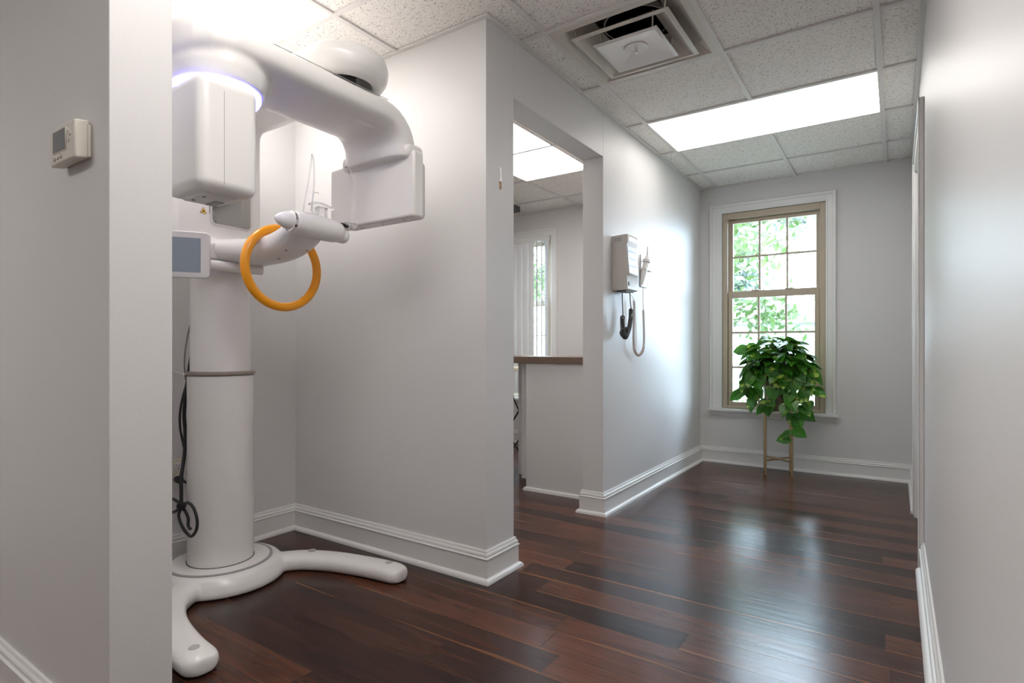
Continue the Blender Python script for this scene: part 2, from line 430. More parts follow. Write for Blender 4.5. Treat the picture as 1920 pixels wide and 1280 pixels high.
# air diffuser
e = empty('ceiling_vent', (-1.0, 2.51, ZC), 'large square step-down air vent with nested rings in the corridor ceiling', 'ceiling vent')
vx, vy = -1.0, 2.51
def frust(bm, h1, z1, h2, z2, t=.004, c=(vx, vy)):
    o1 = [(c[0] + s * h1, c[1] + q * h1, z1) for s, q in ((-1, -1), (1, -1), (1, 1), (-1, 1))]
    o2 = [(c[0] + s * h2, c[1] + q * h2, z2) for s, q in ((-1, -1), (1, -1), (1, 1), (-1, 1))]
    i1 = [(x, y, z + t) for x, y, z in o1]; i2 = [(x, y, z + t) for x, y, z in o2]
    R = [[bm.verts.new(p) for p in L] for L in (o1, o2, i2, i1)]
    for A, B in ((0, 1), (1, 2), (2, 3), (3, 0)): ringfaces(bm, R[A], R[B])
b = bmesh.new(); frust(b, .302, ZC - .004, .272, ZC - .006); frust(b, .273, ZC - .006, .155, ZC + .085)
obj('outer_frame', b, 'steel', e, bevel=.003)
b = bmesh.new(); lathe(b, [(.15, ZC + .088), (.15, ZC + .17), (.145, ZC + .17), (.145, ZC + .088)], (vx, vy, 0), n=36)
lathe(b, [(0, ZC + .165), (.148, ZC + .165), (.148, ZC + .172), (0, ZC + .172)], (vx, vy, 0), n=36)
obj('duct_neck', b, 'steel', e)
obj('duct_shade_disc', lathe(bmesh.new(), [(0, ZC + .10), (.085, ZC + .10), (.085, ZC + .163), (0, ZC + .163)], (vx, vy, 0)), 'darkgrey', e)  # solid dark disc, its colour stands for the shade inside the duct
b = bmesh.new(); frust(b, .225, ZC - .018, .205, ZC - .022); frust(b, .206, ZC - .022, .125, ZC + .045)
obj('middle_ring', b, 'steel', e, bevel=.003)
b = bmesh.new(); frust(b, .150, ZC - .036, .137, ZC - .041); frust(b, .138, ZC - .041, .012, ZC - .012)
obj('center_plate', b, 'steel2', e, bevel=.002)
b = bmesh.new(); lathe(b, [(0, ZC - .024), (.055, ZC - .026), (.055, ZC - .018), (0, ZC - .016)], (vx + .0, vy, 0)); obj('center_disc', b, 'steel2', e)
b = bmesh.new(); lathe(b, [(0, ZC - .047), (.006, ZC - .045), (.006, ZC - .02)], (vx, vy, 0), n=12); obj('screw', b, 'chrome', e)
for s, q in ((-1, -1), (1, -1), (1, 1), (-1, 1)):
    b = bmesh.new(); tube(b, [(vx + s * .20, vy + q * .20, ZC - .018), (vx + s * .21, vy + q * .21, ZC + .03)], .004, 6)
    obj('hanger', b, 'steel', e)
    b = bmesh.new(); tube(b, [(vx + s * .12, vy + q * .12, ZC - .033), (vx + s * .125, vy + q * .125, ZC + .05)], .004, 6)
    obj('hanger', b, 'steel', e)

# baseboards
BP = [(0, 0), (.033, 0), (.033, .008), (.029, .016), (.022, .021), (.016, .022), (.016, .098), (.020, .101), (.020, .105), (.013, .108), (.015, .115), (.013, .122), (.007, .126), (.009, .130), (.006, .137), (0, .137)]
def baseb(name, path): struct(name, sweep(bmesh.new(), path, BP), 'trim')
baseb('baseboard_left', [(XL - .135, 3.40), (XL - .135, 3.125), (XL, 3.125), (XL, YW), (XR, YW), (XR, 4.205)])
baseb('baseboard_alcove', [(HX0, .553), (-1.468, .553), (-1.468, .688), (-2.78, .688), (-2.78, 1.955), (XL, 1.955), (XL, 2.167), (-4.6, 2.167), (-4.6, YR), (XL - .135, YR), (XL - .135, 3.52)])
baseb('baseboard_right', [(XR, 3.125), (XR, HY0), (HX0, HY0), (HX0, .553)])

# door in the right wall
e = empty('door_1', (XR, 3.665, 0), kind='structure')
b = bmesh.new()
bx(b, XR + .035, XR + .07, 3.235, 4.095, .008, 2.03)
obj('door_panel', b, 'trim', e, bevel=.003)
b = bmesh.new()
bx(b, XR - .004, XR + .12, 3.215, 3.234, 0, 2.045); bx(b, XR - .004, XR + .12, 4.096, 4.115, 0, 2.045); bx(b, XR - .004, XR + .12, 3.215, 4.115, 2.031, 2.046)
obj('door_jamb', b, 'trim', e, smooth=False)
b = bmesh.new()
for (y0, y1) in ((3.13, 3.215), (4.115, 4.2)):
    bx(b, XR - .018, XR, y0, y1, 0, 2.125)
    bx(b, XR - .024, XR - .018, y0 if y0 < 3.5 else y1 - .02, (y0 + .02) if y0 < 3.5 else y1, 0, 2.125)
bx(b, XR - .018, XR, 3.215, 4.115, 2.045, 2.125); bx(b, XR - .024, XR - .018, 3.13, 4.2, 2.105, 2.13)
obj('door_casing', b, 'trim', e, bevel=.003)

# ------------------------------------------------------------------ windows
def window(name, cx0, cx1, ctop, Y, mats=True):
    """cx0..cx1 outer casing, ctop top of casing, Y wall face"""
    e = empty(name, ((cx0 + cx1) / 2, Y, .47), kind='structure')
    ix0, ix1, it = cx0 + .102, cx1 - .072, ctop - .075     # inner edge of casing
    ix1 = cx1 - .072; ix0 = cx0 + .102
    b = bmesh.new()
    def mould(x0, x1, z0, z1): bx(b, x0, x1, Y - .017, Y, z0, z1)
    mould(cx0, ix0, .478, ctop); mould(ix1, cx1, .478, ctop); mould(ix0, ix1, it, ctop)
    # raised back band and inner bead
    bx(b, cx0, cx0 + .022, Y - .026, Y - .015, .478, ctop); bx(b, cx1 - .022, cx1, Y - .026, Y - .015, .478, ctop); bx(b, cx0 + .022, cx1 - .022, Y - .026, Y - .015, ctop - .022, ctop)
    bx(b, ix0 - .014, ix0, Y - .021, Y - .015, .478, it + .014); bx(b, ix1, ix1 + .014, Y - .021, Y - .015, .478, it + .014); bx(b, ix0, ix1, Y - .021, Y - .015, it, it + .014)
    obj('window_casing', b, 'trim', e, bevel=.002)
    b = bmesh.new(); bx(b, cx0 - .01, cx1 + .019, Y - .055, Y + .03, .456, .478)
    obj('window_sill', b, 'trim', e, bevel=.004)
    b = bmesh.new()
    prism(b, [(cx0 + .005, Y, .456), (cx0 + .005, Y - .042, .456), (cx0 + .005, Y - .036, .44), (cx0 + .005, Y - .022, .43), (cx0 + .005, Y - .014, .41), (cx0 + .005, Y, .405)], (cx1 - cx0 - .01, 0, 0))
    obj('window_apron', b, 'trim', e)
    g = .006
    fx0, fx1, ft, fb = ix0 + g - .004, ix1 - g + .004, it - .002, .479
    b = bmesh.new(); w1, w2 = .04, .045
    bx(b, fx0, fx0 + w1, Y + .0, Y + .11, fb, ft); bx(b, fx1 - w1, fx1, Y + .0, Y + .11, fb, ft)
    bx(b, fx0 + w1, fx1 - w1, Y + .0, Y + .11, ft - .048, ft); bx(b, fx0 + w1, fx1 - w1, Y + .0, Y + .11, fb, fb + .028)
    # inner stops and tracks
    for dx in (w1, w1 + .012): pass
    bx(b, fx0 + w1, fx0 + w1 + .008, Y + .045, Y + .055, fb, ft - .048); bx(b, fx1 - w1 - .008, fx1 - w1, Y + .045, Y + .055, fb, ft - .048)
    obj('window_frame', b, 'beige', e, bevel=.0025)
    sx0, sx1 = fx0 + w1 + .003, fx1 - w1 - .003
    mz = 1.48
    def sash(nm, y0, y1, z0, z1, st, rt, rb, rows):
        b = bmesh.new()
        bx(b, sx0, sx0 + st, y0, y1, z0, z1); bx(b, sx1 - st, sx1, y0, y1, z0, z1)
        bx(b, sx0 + st, sx1 - st, y0, y1, z1 - rt, z1); bx(b, sx0 + st, sx1 - st, y0, y1, z0, z0 + rb)
        s_ = obj(nm, b, 'beige', e, bevel=.0025)
        gx0, gx1, gz0, gz1 = sx0 + st, sx1 - st, z0 + rb, z1 - rt; ym = (y0 + y1) / 2
        b = bmesh.new()
        for k in (1, 2):
            x = gx0 + (gx1 - gx0) * k / 3; bx(b, x - .0085, x + .0085, ym - .007, ym + .007, gz0, gz1)
        for k in range(1, rows):
            z = gz0 + (gz1 - gz0) * k / rows; bx(b, gx0, gx1, ym - .0065, ym + .0065, z - .0085, z + .0085)
        obj('muntins', b, 'beige', s_, bevel=.002)
        obj('pane', box(gx0 - .004, gx1 + .004, ym - .002, ym + .002, gz0 - .004, gz1 + .004), 'glass', s_, smooth=False)
    sash('upper_sash', Y + .062, Y + .095, mz - .03, ft - .05, .030, .03, .05, 2)
    sash('lower_sash', Y + .018, Y + .05, fb + .028, mz + .012, .036, .056, .03, 3)
    b = bmesh.new(); bx(b, (sx0 + sx1) / 2 - .16, (sx0 + sx1) / 2 - .10, Y + .012, Y + .045, mz + .012, mz + .022); bx(b, (sx0 + sx1) / 2 + .10, (sx0 + sx1) / 2 + .16, Y + .012, Y + .045, mz + .012, mz + .022)
    obj('sash_lock', b, 'beige', e, bevel=.003)
    return e
window('window_1', -1.367, -.396, 2.25, YW)
window('window_2', -3.79, -2.845, 2.225, YR)

# vertical blinds in the side room
e = empty('vertical_blinds', (-3.35, YR - .03, 2.12), 'pale vertical window blinds in the side room, drawn to the left', 'window blinds')
obj('headrail', box(-3.68, -2.92, YR - .06, YR - .03, 2.10, 2.14), 'trim', e, bevel=.003)
vx_ = -3.66; k = 0
while vx_ < -2.93:
    a = math.radians(10 if vx_ < -3.13 else (62 if vx_ < -3.0 else 40)); hw = .043
    dx, dy = math.cos(a) * hw, math.sin(a) * hw
    b = bmesh.new(); yy = YR - .045
    pts = []
    for i in range(7):
        t = i / 6 * 2 - 1; pts.append((vx_ + dx * t - math.sin(a) * .006 * (1 - t * t), yy - dy * t * (1 if dy > .02 else 1) * .45 - math.cos(a) * .006 * (1 - t * t)))
    poly = [(x, y, .53) for x, y in pts] + [(x + .0, y + .0012, .53) for x, y in pts[::-1]]
    prism(b, poly, (0, 0, 1.57)); obj('vane', b, 'vane', e)
    vx_ += .074 if vx_ < -3.13 else .058; k += 1

# ------------------------------------------------------------------ reception half wall
b = bmesh.new(); bx(b, -2.17, XL - .135, 3.39, 3.50, 0, .895)
struct('wall_counter', b, 'wall', smooth=False)
struct('wall_counter_side', box(-2.50, -2.17, 3.79, 3.90, 0, .895), 'wall', smooth=False)
struct('wall_counter_link', box(-2.28, -2.17, 3.501, 3.789, .05, .895), 'wall', smooth=False)
struct('trim_4', sweep(bmesh.new(), [(-2.17, 3.50), (-2.17, 3.39), (XL - .17, 3.39)], [(0, 0), (.018, 0), (.018, .008), (.013, .02), (0, .024)], 1), 'trim')
o = obj('counter_top', box(-2.62, XL - .136, 3.365, 3.91, .8955, .943), 'cap', bevel=.003)
tag(o, 'brown ledge top running along the half wall inside the opening', 'counter top')
e = empty('folding_side_table', (-2.9, 4.42, 0), 'small table with crossed dark metal legs glimpsed past the half wall end', 'table')
obj('table_top', box(-3.15, -2.68, 4.18, 4.62, .80, .83), 'almond', e, bevel=.004)
for (x0, x1, y) in ((-3.1, -2.72, 4.22), (-2.72, -3.1, 4.22), (-3.1, -2.72, 4.58), (-2.72, -3.1, 4.58)):
    obj('leg', tube(bmesh.new(), catmull([(x0, y, .8), (x0 + (x1 - x0) * .08, y, .5), (x1, y, .008)], 6), .008), 'dark_iron', e)
e = empty('chair_caster', (-2.535, 3.98, 0), 'black chair caster wheel on the floor beside the half wall', 'caster')
obj('wheel', lathe(bmesh.new(), [(0, -.012), (.026, -.012), (.03, -.006), (.03, .006), (.026, .012), (0, .012)], (-2.535, 3.98, .031), (.3, 1, 0), 24), 'black', e)
obj('stem', lathe(bmesh.new(), [(0, .045), (.016, .05), (.018, .10), (.008, .12), (0, .12)], (-2.535, 3.985, 0), n=16), 'black', e)
e = empty('ceiling_projector', (-3.06, 4.5, ZC), 'small grey box unit hanging from the side room ceiling at the opening edge', 'ceiling unit')
obj('body', box(-3.16, -2.985, 4.44, 4.56, 2.30, 2.36), 'darkgrey', e, bevel=.008)
obj('mount', box(-3.1, -3.02, 4.47, 4.53, 2.36, ZC + .003), 'device', e, bevel=.004)

# thin white strip with brown lower end on the wall
e = empty('wall_strip', (XL, 2.057, 1.71), 'small white strip with brown ragged lower end on the wall by the opening', 'torn tape')
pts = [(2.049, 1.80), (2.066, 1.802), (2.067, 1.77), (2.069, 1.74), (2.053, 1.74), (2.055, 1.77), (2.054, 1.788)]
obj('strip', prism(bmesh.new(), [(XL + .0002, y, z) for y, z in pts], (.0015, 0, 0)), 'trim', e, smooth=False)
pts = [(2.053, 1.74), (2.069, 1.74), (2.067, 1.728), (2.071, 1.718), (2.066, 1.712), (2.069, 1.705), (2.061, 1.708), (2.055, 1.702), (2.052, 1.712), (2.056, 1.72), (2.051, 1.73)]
obj('brown_end', prism(bmesh.new(), [(XL + .0002, y, z) for y, z in pts], (.001, 0, 0)), 'pot_brown', e, smooth=False)

# ------------------------------------------------------------------ thermostat
e = empty('thermostat', (-1.65, .553, 1.445), 'cream digital thermostat with small screen on the near left wall', 'thermostat')
x0, x1, yF, z0, z1 = -1.716, -1.565, .518, 1.441, 1.530
b = bmesh.new()
prof = []
N = 9
rows_ = []
for i in range(N):                                   # slightly bowed front
    t = i / (N - 1) * 2 - 1
    rows_.append((x0 + (x1 - x0) * (t + 1) / 2, yF + .003 * t * t))
prism(b, [(x0 + .004, .549, z0 + .004)] + [(x, y, z0) for x, y in rows_] + [(x1 - .001, .549, z0 + .004)], (0, 0, z1 - z0))
obj('body', b, 'cream', e, bevel=.004, seg=3)
obj('back_plate', box(x0 + .008, x1 + .002, .545, .5528, z0 + .006, z1 - .006), 'cream', e, bevel=.002)
obj('bezel', box(x0 + .030, x0 + .108, yF - .0015, yF + .012, z0 + .024, z1 - .010), 'cream', e, bevel=.0015)
obj('screen', box(x0 + .033, x0 + .105, yF - .0025, yF + .010, z0 + .027, z1 - .013), 'lcd', e, bevel=.0005)
for k in range(3):
    obj('button', lathe(bmesh.new(), [(0, -.003), (.0045, -.002), (.0052, .004)], (x0 + .038 + k * .02, yF - .001, z0 + .013), (0, 1, 0), 16), 'device', e)
for (dx, dz) in ((.116, .068), (.127, .058), (.118, .044)):
    obj('button', lathe(bmesh.new(), [(0, -.004), (.005, -.003), (.0055, .006)], (x0 + dx, yF + .002, z0 + dz), (0, 1, 0), 16), 'device', e)

# ------------------------------------------------------------------ outlet and cables
e = empty('power_outlet', (-2.78, 1.323, .42), 'cream wall outlet behind the x-ray machine column', 'power outlet')
obj('cover_plate', box(-2.7795, -2.774, 1.288, 1.358, .36, .485), 'almond', e, bevel=.003)
for z in (.452, .395):
    r_ = obj('receptacle', lathe(bmesh.new(), [(0, .0), (.018, .0), (.018, .004), (.016, .006), (0, .006)], (-2.775, 1.323, z), (1, 0, 0), 24), 'trim', e)
    b = bmesh.new(); bx(b, -2.7695, -2.7685, 1.315, 1.317, z - .001, z + .008); bx(b, -2.7695, -2.7685, 1.328, 1.330, z - .001, z + .007); lathe(b, [(0, 0), (.003, 0), (.003, .001), (0, .001)], (-2.7695, 1.323, z - .009), (1, 0, 0), 12)
    obj('slots', b, 'black', r_)
# ------------------------------------------------------------------ dental x-ray machine
X = empty('dental_xray_machine', (-2.45, 1.345, 0), 'tall white panoramic dental x-ray machine with orange grab ring in the alcove', 'x-ray machine')
cx, cy = -2.45, 1.35
b = bmesh.new()
lathe(b, [(0, .003), (.262, .003), (.266, .02), (.255, .05), (.238, .074), (.222, .08), (.214, .08), (0, .08)], (cx, cy, 0), n=64)
_c = catmull
def catmull2(pts, n): return [(q.x, q.y) for q in _c([(a, c_, 0) for a, c_ in pts], n)]
def leg_path2(s):
    P = catmull2([(-2.36, 1.48), (-2.27, 1.60), (-2.19, 1.655), (-2.09, 1.695), (-1.98, 1.722), (-1.88, 1.74), (-1.80, 1.748)], 4)
    P = [Vector((p[0], p[1] if s > 0 else 2.665 - p[1], 0)) for p in P]; st = []; n = len(P)
    for i, p in enumerate(P):
        t = (P[min(i + 1, n - 1)] - P[max(i - 1, 0)]).normalized(); rt = Vector((t.y, -t.x, 0))
        st.append(((p.x, p.y, .032), rt, (0, 0, 1), .060, .043 - .006 * i / n))
    t = (P[-1] - P[-2]).normalized(); rt = Vector((t.y, -t.x, 0))
    for d, kx in ((.018, .97), (.034, .87), (.047, .68), (.055, .42)):
        p = P[-1] + t * d; st.append(((p.x, p.y, .030), rt, (0, 0, 1), .060 * kx, .037 * (.35 + .65 * kx)))
    return st
for s in (1, -1): loft(b, leg_path2(s), 24, 2.3, zmin=.003)
obj('base', b, 'plastic', X, fuse=(.007, 6), label='glossy white base with two curved splayed feet')
b = bmesh.new(); lathe(b, [(.200, .078), (.207, .078), (.207, .0835), (.200, .0835), (.200, .078)], (cx, cy, 0), n=64); lathe(b, [(0, .079), (.199, .079), (.199, .084), (.190, .0855), (0, .0855)], (cx, cy, 0), n=64)
o = obj('base_cover', b, 'plastic', X)
lt = bmesh.new(); lathe(lt, [(.205, .0785), (.2085, .0785), (.2085, .0845), (.205, .0845)], (cx, cy, 0), n=64); obj('groove', lt, 'seam', X)
for (x, y, z) in ((-1.815, .915, .0665), (-1.83, 1.752, .0672), (-2.22, 1.648, .0735)):
    obj('screw_cover', lathe(bmesh.new(), [(0, 0), (.017, 0), (.016, .0035), (0, .0042)], (x, y, z), n=24), 'stamp', X)
b = bmesh.new(); lathe(b, [(.131, .086), (.131, .882), (.126, .886), (0, .886)], (cx, cy, 0), n=64); obj('lower_column', b, 'plastic', X)
b = bmesh.new(); lathe(b, [(0, .887), (.136, .887), (.138, .892), (.138, .897), (.135, .901), (0, .901)], (cx, cy, 0), n=64); obj('column_ring', b, 'brown_ring', X, label='brown-grey ring')
b = bmesh.new(); lathe(b, [(0, .902), (.120, .902), (.120, 1.45), (0, 1.45)], (cx, cy, 0), n=64); obj('upper_column', b, 'plastic', X)
b = bmesh.new(); lathe(b, [(.131, .0845), (.1345, .0845), (.1345, .0875), (.131, .0875)], (cx, cy, 0), n=48); obj('column_gasket', b, 'darkgrey', X)
cd_ = obj('power_cord', tube(bmesh.new(), catmull([(-2.70, 1.316, .392), (-2.67, 1.318, .385), (-2.65, 1.325, .36), (-2.63, 1.34, .32), (-2.62, 1.35, .25), (-2.63, 1.35, .1), (-2.66, 1.3, .02)], 8), .0055), 'black', X, label='black power cord')
obj('plug', lathe(bmesh.new(), [(0, .0), (.014, .0), (.017, .01), (.017, .035), (.009, .05), (.006, .07), (0, .07)], (-2.768, 1.316, .395), (1, .0, -.05), 20), 'black', cd_)
c1 = [(-2.60, 1.345, 1.16), (-2.575, 1.305, 1.09), (-2.56, 1.283, .995), (-2.56, 1.27, .914), (-2.56, 1.256, .809), (-2.56, 1.248, .717), (-2.555, 1.250, .635), (-2.53, 1.235, .553), (-2.495, 1.205, .46), (-2.475, 1.195, .40), (-2.464, 1.19, .346)]
c2 = [(-2.60, 1.335, 1.08), (-2.565, 1.29, .95), (-2.57, 1.262, .844), (-2.57, 1.238, .741), (-2.57, 1.236, .661), (-2.565, 1.244, .60), (-2.55, 1.245, .56)]
cR = [(-2.464, 1.19, .346), (-2.40, 1.185, .369), (-2.345, 1.18, .357), (-2.318, 1.18, .313), (-2.325, 1.18, .272), (-2.361, 1.18, .241), (-2.412, 1.185, .244), (-2.464, 1.19, .268), (-2.486, 1.19, .304), (-2.464, 1.19, .346), (-2.509, 1.19, .361), (-2.56, 1.19, .36), (-2.591, 1.19, .321), (-2.545, 1.195, .305), (-2.47, 1.195, .335), (-2.421, 1.195, .305), (-2.408, 1.19, .273), (-2.39, 1.19, .262)]
bc = obj('black_cable', tube(bmesh.new(), catmull(c1, 8), .0075), 'black', X, label='thick black cable')
obj('black_cable', tube(bmesh.new(), catmull(c2, 8), .005), 'black', X, label='thin black cable')
obj('coiled_end', tube(bmesh.new(), catmull(cR, 10), .0062), 'black', bc)
obj('knot', lathe(bmesh.new(), [(0, -.018), (.014, -.012), (.018, 0), (.014, .012), (0, .018)], (-2.464, 1.19, .346), (1, .2, .1), 16), 'black', bc)
o = obj('grey_cable', tube(bmesh.new(), catmull([(-2.61, 1.335, 1.19), (-2.575, 1.30, 1.15), (-2.56, 1.272, 1.096), (-2.56, 1.258, 1.03), (-2.56, 1.25, .961), (-2.56, 1.25, .902), (-2.56, 1.255, .862)], 8), .0035), 'greycable', X, label='thin grey cable')
ct = obj('cable_tie', tube(bmesh.new(), [(-2.62, 1.215, .90), (-2.585, 1.225, .896), (-2.56, 1.24, .893)], .0022, 6), 'trim', X)
obj('loop', lathe(bmesh.new(), [(.017, -.003), (.019, -.003), (.019, .003), (.017, .003)], (-2.56, 1.262, .889), n=20), 'trim', ct)

# carriage and fixed overhead beam, moulded in one
b = bmesh.new()
bx(b, -2.61, -2.375, 1.13, 1.49, 1.40, 2.06)
loft(b, [((x, 1.392, 2.027), (0, 1, 0), (0, 0, 1), .148, .062) for x in (-2.60, -2.3, -2.0, -1.72)], 32, 3.0)
arc = [(-2.38, 1.245, 2.0), (-2.38, 1.245, 1.78)] + [(-2.38 + .085 * (1 - math.cos(q * PI / 16)), 1.245, 1.885 + .085 * math.sin(q * PI / 16)) for q in range(9)] + [(-2.29, 1.245, 2.0)]
prism(b, arc, (0, .24, 0))
prism(b, [(-2.39, 1.15, 1.47), (-2.39, 1.47, 1.47), (-2.30, 1.44, 1.43), (-2.30, 1.22, 1.43)], (0, 0, -.07))
lathe(b, [(0, 2.05), (.085, 2.05), (.095, 1.98), (.11, 1.965), (.135, 1.97), (.155, 2.0), (.16, 2.033), (.15, 2.068), (.12, 2.086), (.07, 2.093), (0, 2.094)], (-1.70, 1.405, 0), n=48)
obj('support_frame', b, 'plastic', X, fuse=(.008, 5), label='white carriage with overhead beam and round pivot housing')
obj('pivot_shaft', lathe(bmesh.new(), [(0, 1.90), (.06, 1.90), (.06, 2.03), (0, 2.03)], (-1.70, 1.38, 0), n=32), 'darkgrey', X)
# mirror on the carriage
def rrect(x, y0, y1, z0, z1, r, n=6):
    out = []
    for (a, c_, s0) in ((y1 - r, z1 - r, 0), (y0 + r, z1 - r, PI / 2), (y0 + r, z0 + r, PI), (y1 - r, z0 + r, 1.5 * PI)):
        for k in range(n + 1): out.append((x, a + r * math.cos(s0 + k / n * PI / 2), c_ + r * math.sin(s0 + k / n * PI / 2)))
    return out
obj('mirror_frame', prism(bmesh.new(), rrect(-2.378, 1.262, 1.444, 1.518, 1.76, .022), (.008, 0, 0)), 'plastic2', X)
obj('mirror', prism(bmesh.new(), rrect(-2.371, 1.269, 1.437, 1.525, 1.75, .018), (.0025, 0, 0)), 'mirror', X, smooth=False, label='face mirror')
lab = obj('warning_label', prism(bmesh.new(), [(-2.3738, 1.219, 1.558), (-2.3738, 1.249, 1.558), (-2.3738, 1.234, 1.585)], (.001, 0, 0)), 'seam', X, smooth=False, label='yellow laser warning triangle')
obj('label_face', prism(bmesh.new(), [(-2.3726, 1.2225, 1.560), (-2.3726, 1.2455, 1.560), (-2.3726, 1.234, 1.5812)], (.0006, 0, 0)), 'yellow', lab, smooth=False)
obj('label_symbol', lathe(bmesh.new(), [(0, 0), (.0035, 0), (.0035, .0005), (0, .0005)], (-2.3719, 1.234, 1.567), (1, 0, 0), 12), 'black', lab)
obj('laser_slot', box(-2.3755, -2.373, 1.258, 1.260, 1.563, 1.62), 'seam', X)
# rotating arm
b = bmesh.new(); ZA = 1.886; XA = -1.715
st = []
for Y_, hw, ht in ((.787, .03, .035), (.793, .06, .046), (.81, .10, .053), (.845, .135, .058), (.91, .156, .060), (1.0, .162, .062), (1.15, .160, .062), (1.3, .158, .062), (1.40, .158, .062), (1.49, .160, .062)):
    st.append(((XA, Y_, ZA), (1, 0, 0), (0, 0, 1), hw, ht))
for k in range(1, 8):
    q = k / 7; a = q * PI / 2; R_ = .118
    st.append(((XA - .022 * q, 1.49 + R_ * math.sin(a), ZA - R_ * (1 - math.cos(a))), (1, 0, 0), (0, math.sin(a), math.cos(a)), .160 + .02 * q, .062))
st.append(((XA - .024, 1.610, 1.74), (1, 0, 0), (0, 1, 0), .184, .058))
loft(b, st, 36, 2.7)
lathe(b, [(0, 1.776), (.125, 1.776), (.130, 1.79), (.136, 1.82), (.136, 1.88), (0, 1.88)], (-1.705, .935, 0), n=48)
arm = obj('rotating_arm', b, 'plastic', X, fuse=(.007, 4), label='long curved white rotating C-arm')
# edge seam along the upper lip
seam = [(XA + .152, q, ZA + .036) for q in (1.0, 1.15, 1.35, 1.49)]
obj('edge_seam', tube(bmesh.new(), seam, .0012, 6), 'seam', arm)
obj('service_cover', box(-1.74, -1.62, 1.38, 1.48, ZA - .0622, ZA - .050), 'plastic', arm, bevel=.002)
# glowing collar
obj('light_ring', lathe(bmesh.new(), [(.02, 1.752), (.119, 1.752), (.123, 1.760), (.123, 1.772), (.02, 1.776)], (-1.70, .925, 0), n=48), 'led', X, label='glowing blue light ring')
# source housing
b = bmesh.new(); bx(b, -1.77, -1.56, .80, .975, 1.440, 1.758); obj('source_housing', b, 'plastic', X, bevel=.028, seg=8, label='white rounded x-ray source housing')
b = bmesh.new()
ys = .868
prism(b, [(-1.5598, ys, 1.46), (-1.5598, ys + .0014, 1.46), (-1.5598, ys + .0014, 1.72), (-1.5598, ys, 1.72)], (.0003, 0, 0))
obj('housing_seam', b, 'seam', X, smooth=False)
b = bmesh.new(); bx(b, -1.74, -1.60, .84, .935, 1.434, 1.45); obj('source_underside', b, 'plastic2', X, bevel=.01, seg=3)
b = bmesh.new(); bx(b, -1.72, -1.66, .90, .925, 1.431, 1.44)
obj('collimator_window', b, 'seam', X)
for q in range(2): obj('screw', lathe(bmesh.new(), [(0, 0), (.005, 0), (.005, .004), (0, .004)], (-1.64 - q * .06, .855, 1.4315), n=12), 'seam', X)
# sensor housing
b = bmesh.new(); bx(b, -2.03, -1.535, 1.598, 1.655, 1.508, 1.768); obj('sensor_housing', b, 'plastic', X, bevel=.012, seg=4, label='flat white sensor panel housing')
b = bmesh.new(); bx(b, -1.99, -1.56, 1.64, 1.70, 1.515, 1.745); obj('sensor_back', b, 'plastic2', X, bevel=.02, seg=4)
b = bmesh.new(); bx(b, -1.935, -1.552, 1.575, 1.680, 1.735, 1.80); obj('sensor_neck', b, 'plastic', X, bevel=.025, seg=5)
for q in range(3): obj('screw', lathe(bmesh.new(), [(0, 0), (.005, 0), (.005, .002), (0, .002)], (-1.62 - q * .12, 1.63, 1.5065), n=12), 'seam', X)
# chin arm
b = bmesh.new(); st = []
P = [(-2.44, 1.412, .160, .060), (-2.34, 1.408, .140, .057), (-2.24, 1.402, .116, .053), (-2.14, 1.398, .098, .050), (-2.04, 1.402, .088, .049), (-1.965, 1.418, .084, .047), (-1.905, 1.444, .082, .043), (-1.865, 1.468, .080, .036)]
for i, (x, z, hw, ht) in enumerate(P):
    a = P[max(i - 1, 0)]; c_ = P[min(i + 1, len(P) - 1)]; t = Vector((c_[0] - a[0], 0, c_[1] - a[1])).normalized()
    st.append(((x, 1.37, z), (0, 1, 0), (-t.z, 0, t.x), hw, ht))
loft(b, st, 32, 2.6)
ca = obj('chin_arm', b, 'plastic', X, sub=1, label='white upswept chin support arm')
for (x, y) in ((-2.02, 1.345), (-1.93, 1.41), (-1.95, 1.33)):
    zz = 1.352 if x < -2 else (1.384 if x > -1.94 else 1.376)
    obj('screw', lathe(bmesh.new(), [(0, 0), (.005, 0), (.005, .004), (0, .004)], (x, y, zz), n=12), 'seam', ca)
obj('button', lathe(bmesh.new(), [(.0045, 0), (.006, 0), (.006, .001), (.0045, .001)], (-2.235, 1.285, 1.432), (.3, -.7, .6), 16), 'seam', ca)
obj('button', lathe(bmesh.new(), [(.002, 0), (.006, 0), (.006, .001), (.002, .001)], (-2.17, 1.297, 1.428), (.3, -.7, .6), 16), 'seam', ca)
b = bmesh.new()
lathe(b, [(0, -.115), (.030, -.112), (.040, -.104), (.045, -.07), (.046, .0), (.044, .07), (.038, .10), (.026, .112), (0, .115)], (-1.835, 1.385, 1.462), (0, 1, -.03), 40)
lathe(b, [(0, .09), (.028, .092), (.029, .125), (.022, .138), (0, .142)], (-1.835, 1.385, 1.455), (0, 1, -.06), 32)
cb = obj('chin_bar', b, 'plastic', X, fuse=(.004, 3), label='white cylindrical chin rest bar')
k_ = obj('adjust_knob', lathe(bmesh.new(), [(0, .062), (.008, .060), (.022, .042), (.031, .018), (.033, .0), (0, 0)], (-1.835, 1.268, 1.466), (0, -1, .02), 36), 'plastic', cb, label='pointed white knob')
obj('knob_ring', lathe(bmesh.new(), [(.030, -.006), (.038, -.006), (.038, .004), (.033, .006), (.030, .006)], (-1.835, 1.270, 1.466), (0, -1, .02), 36), 'chrome', cb, label='chrome ring')
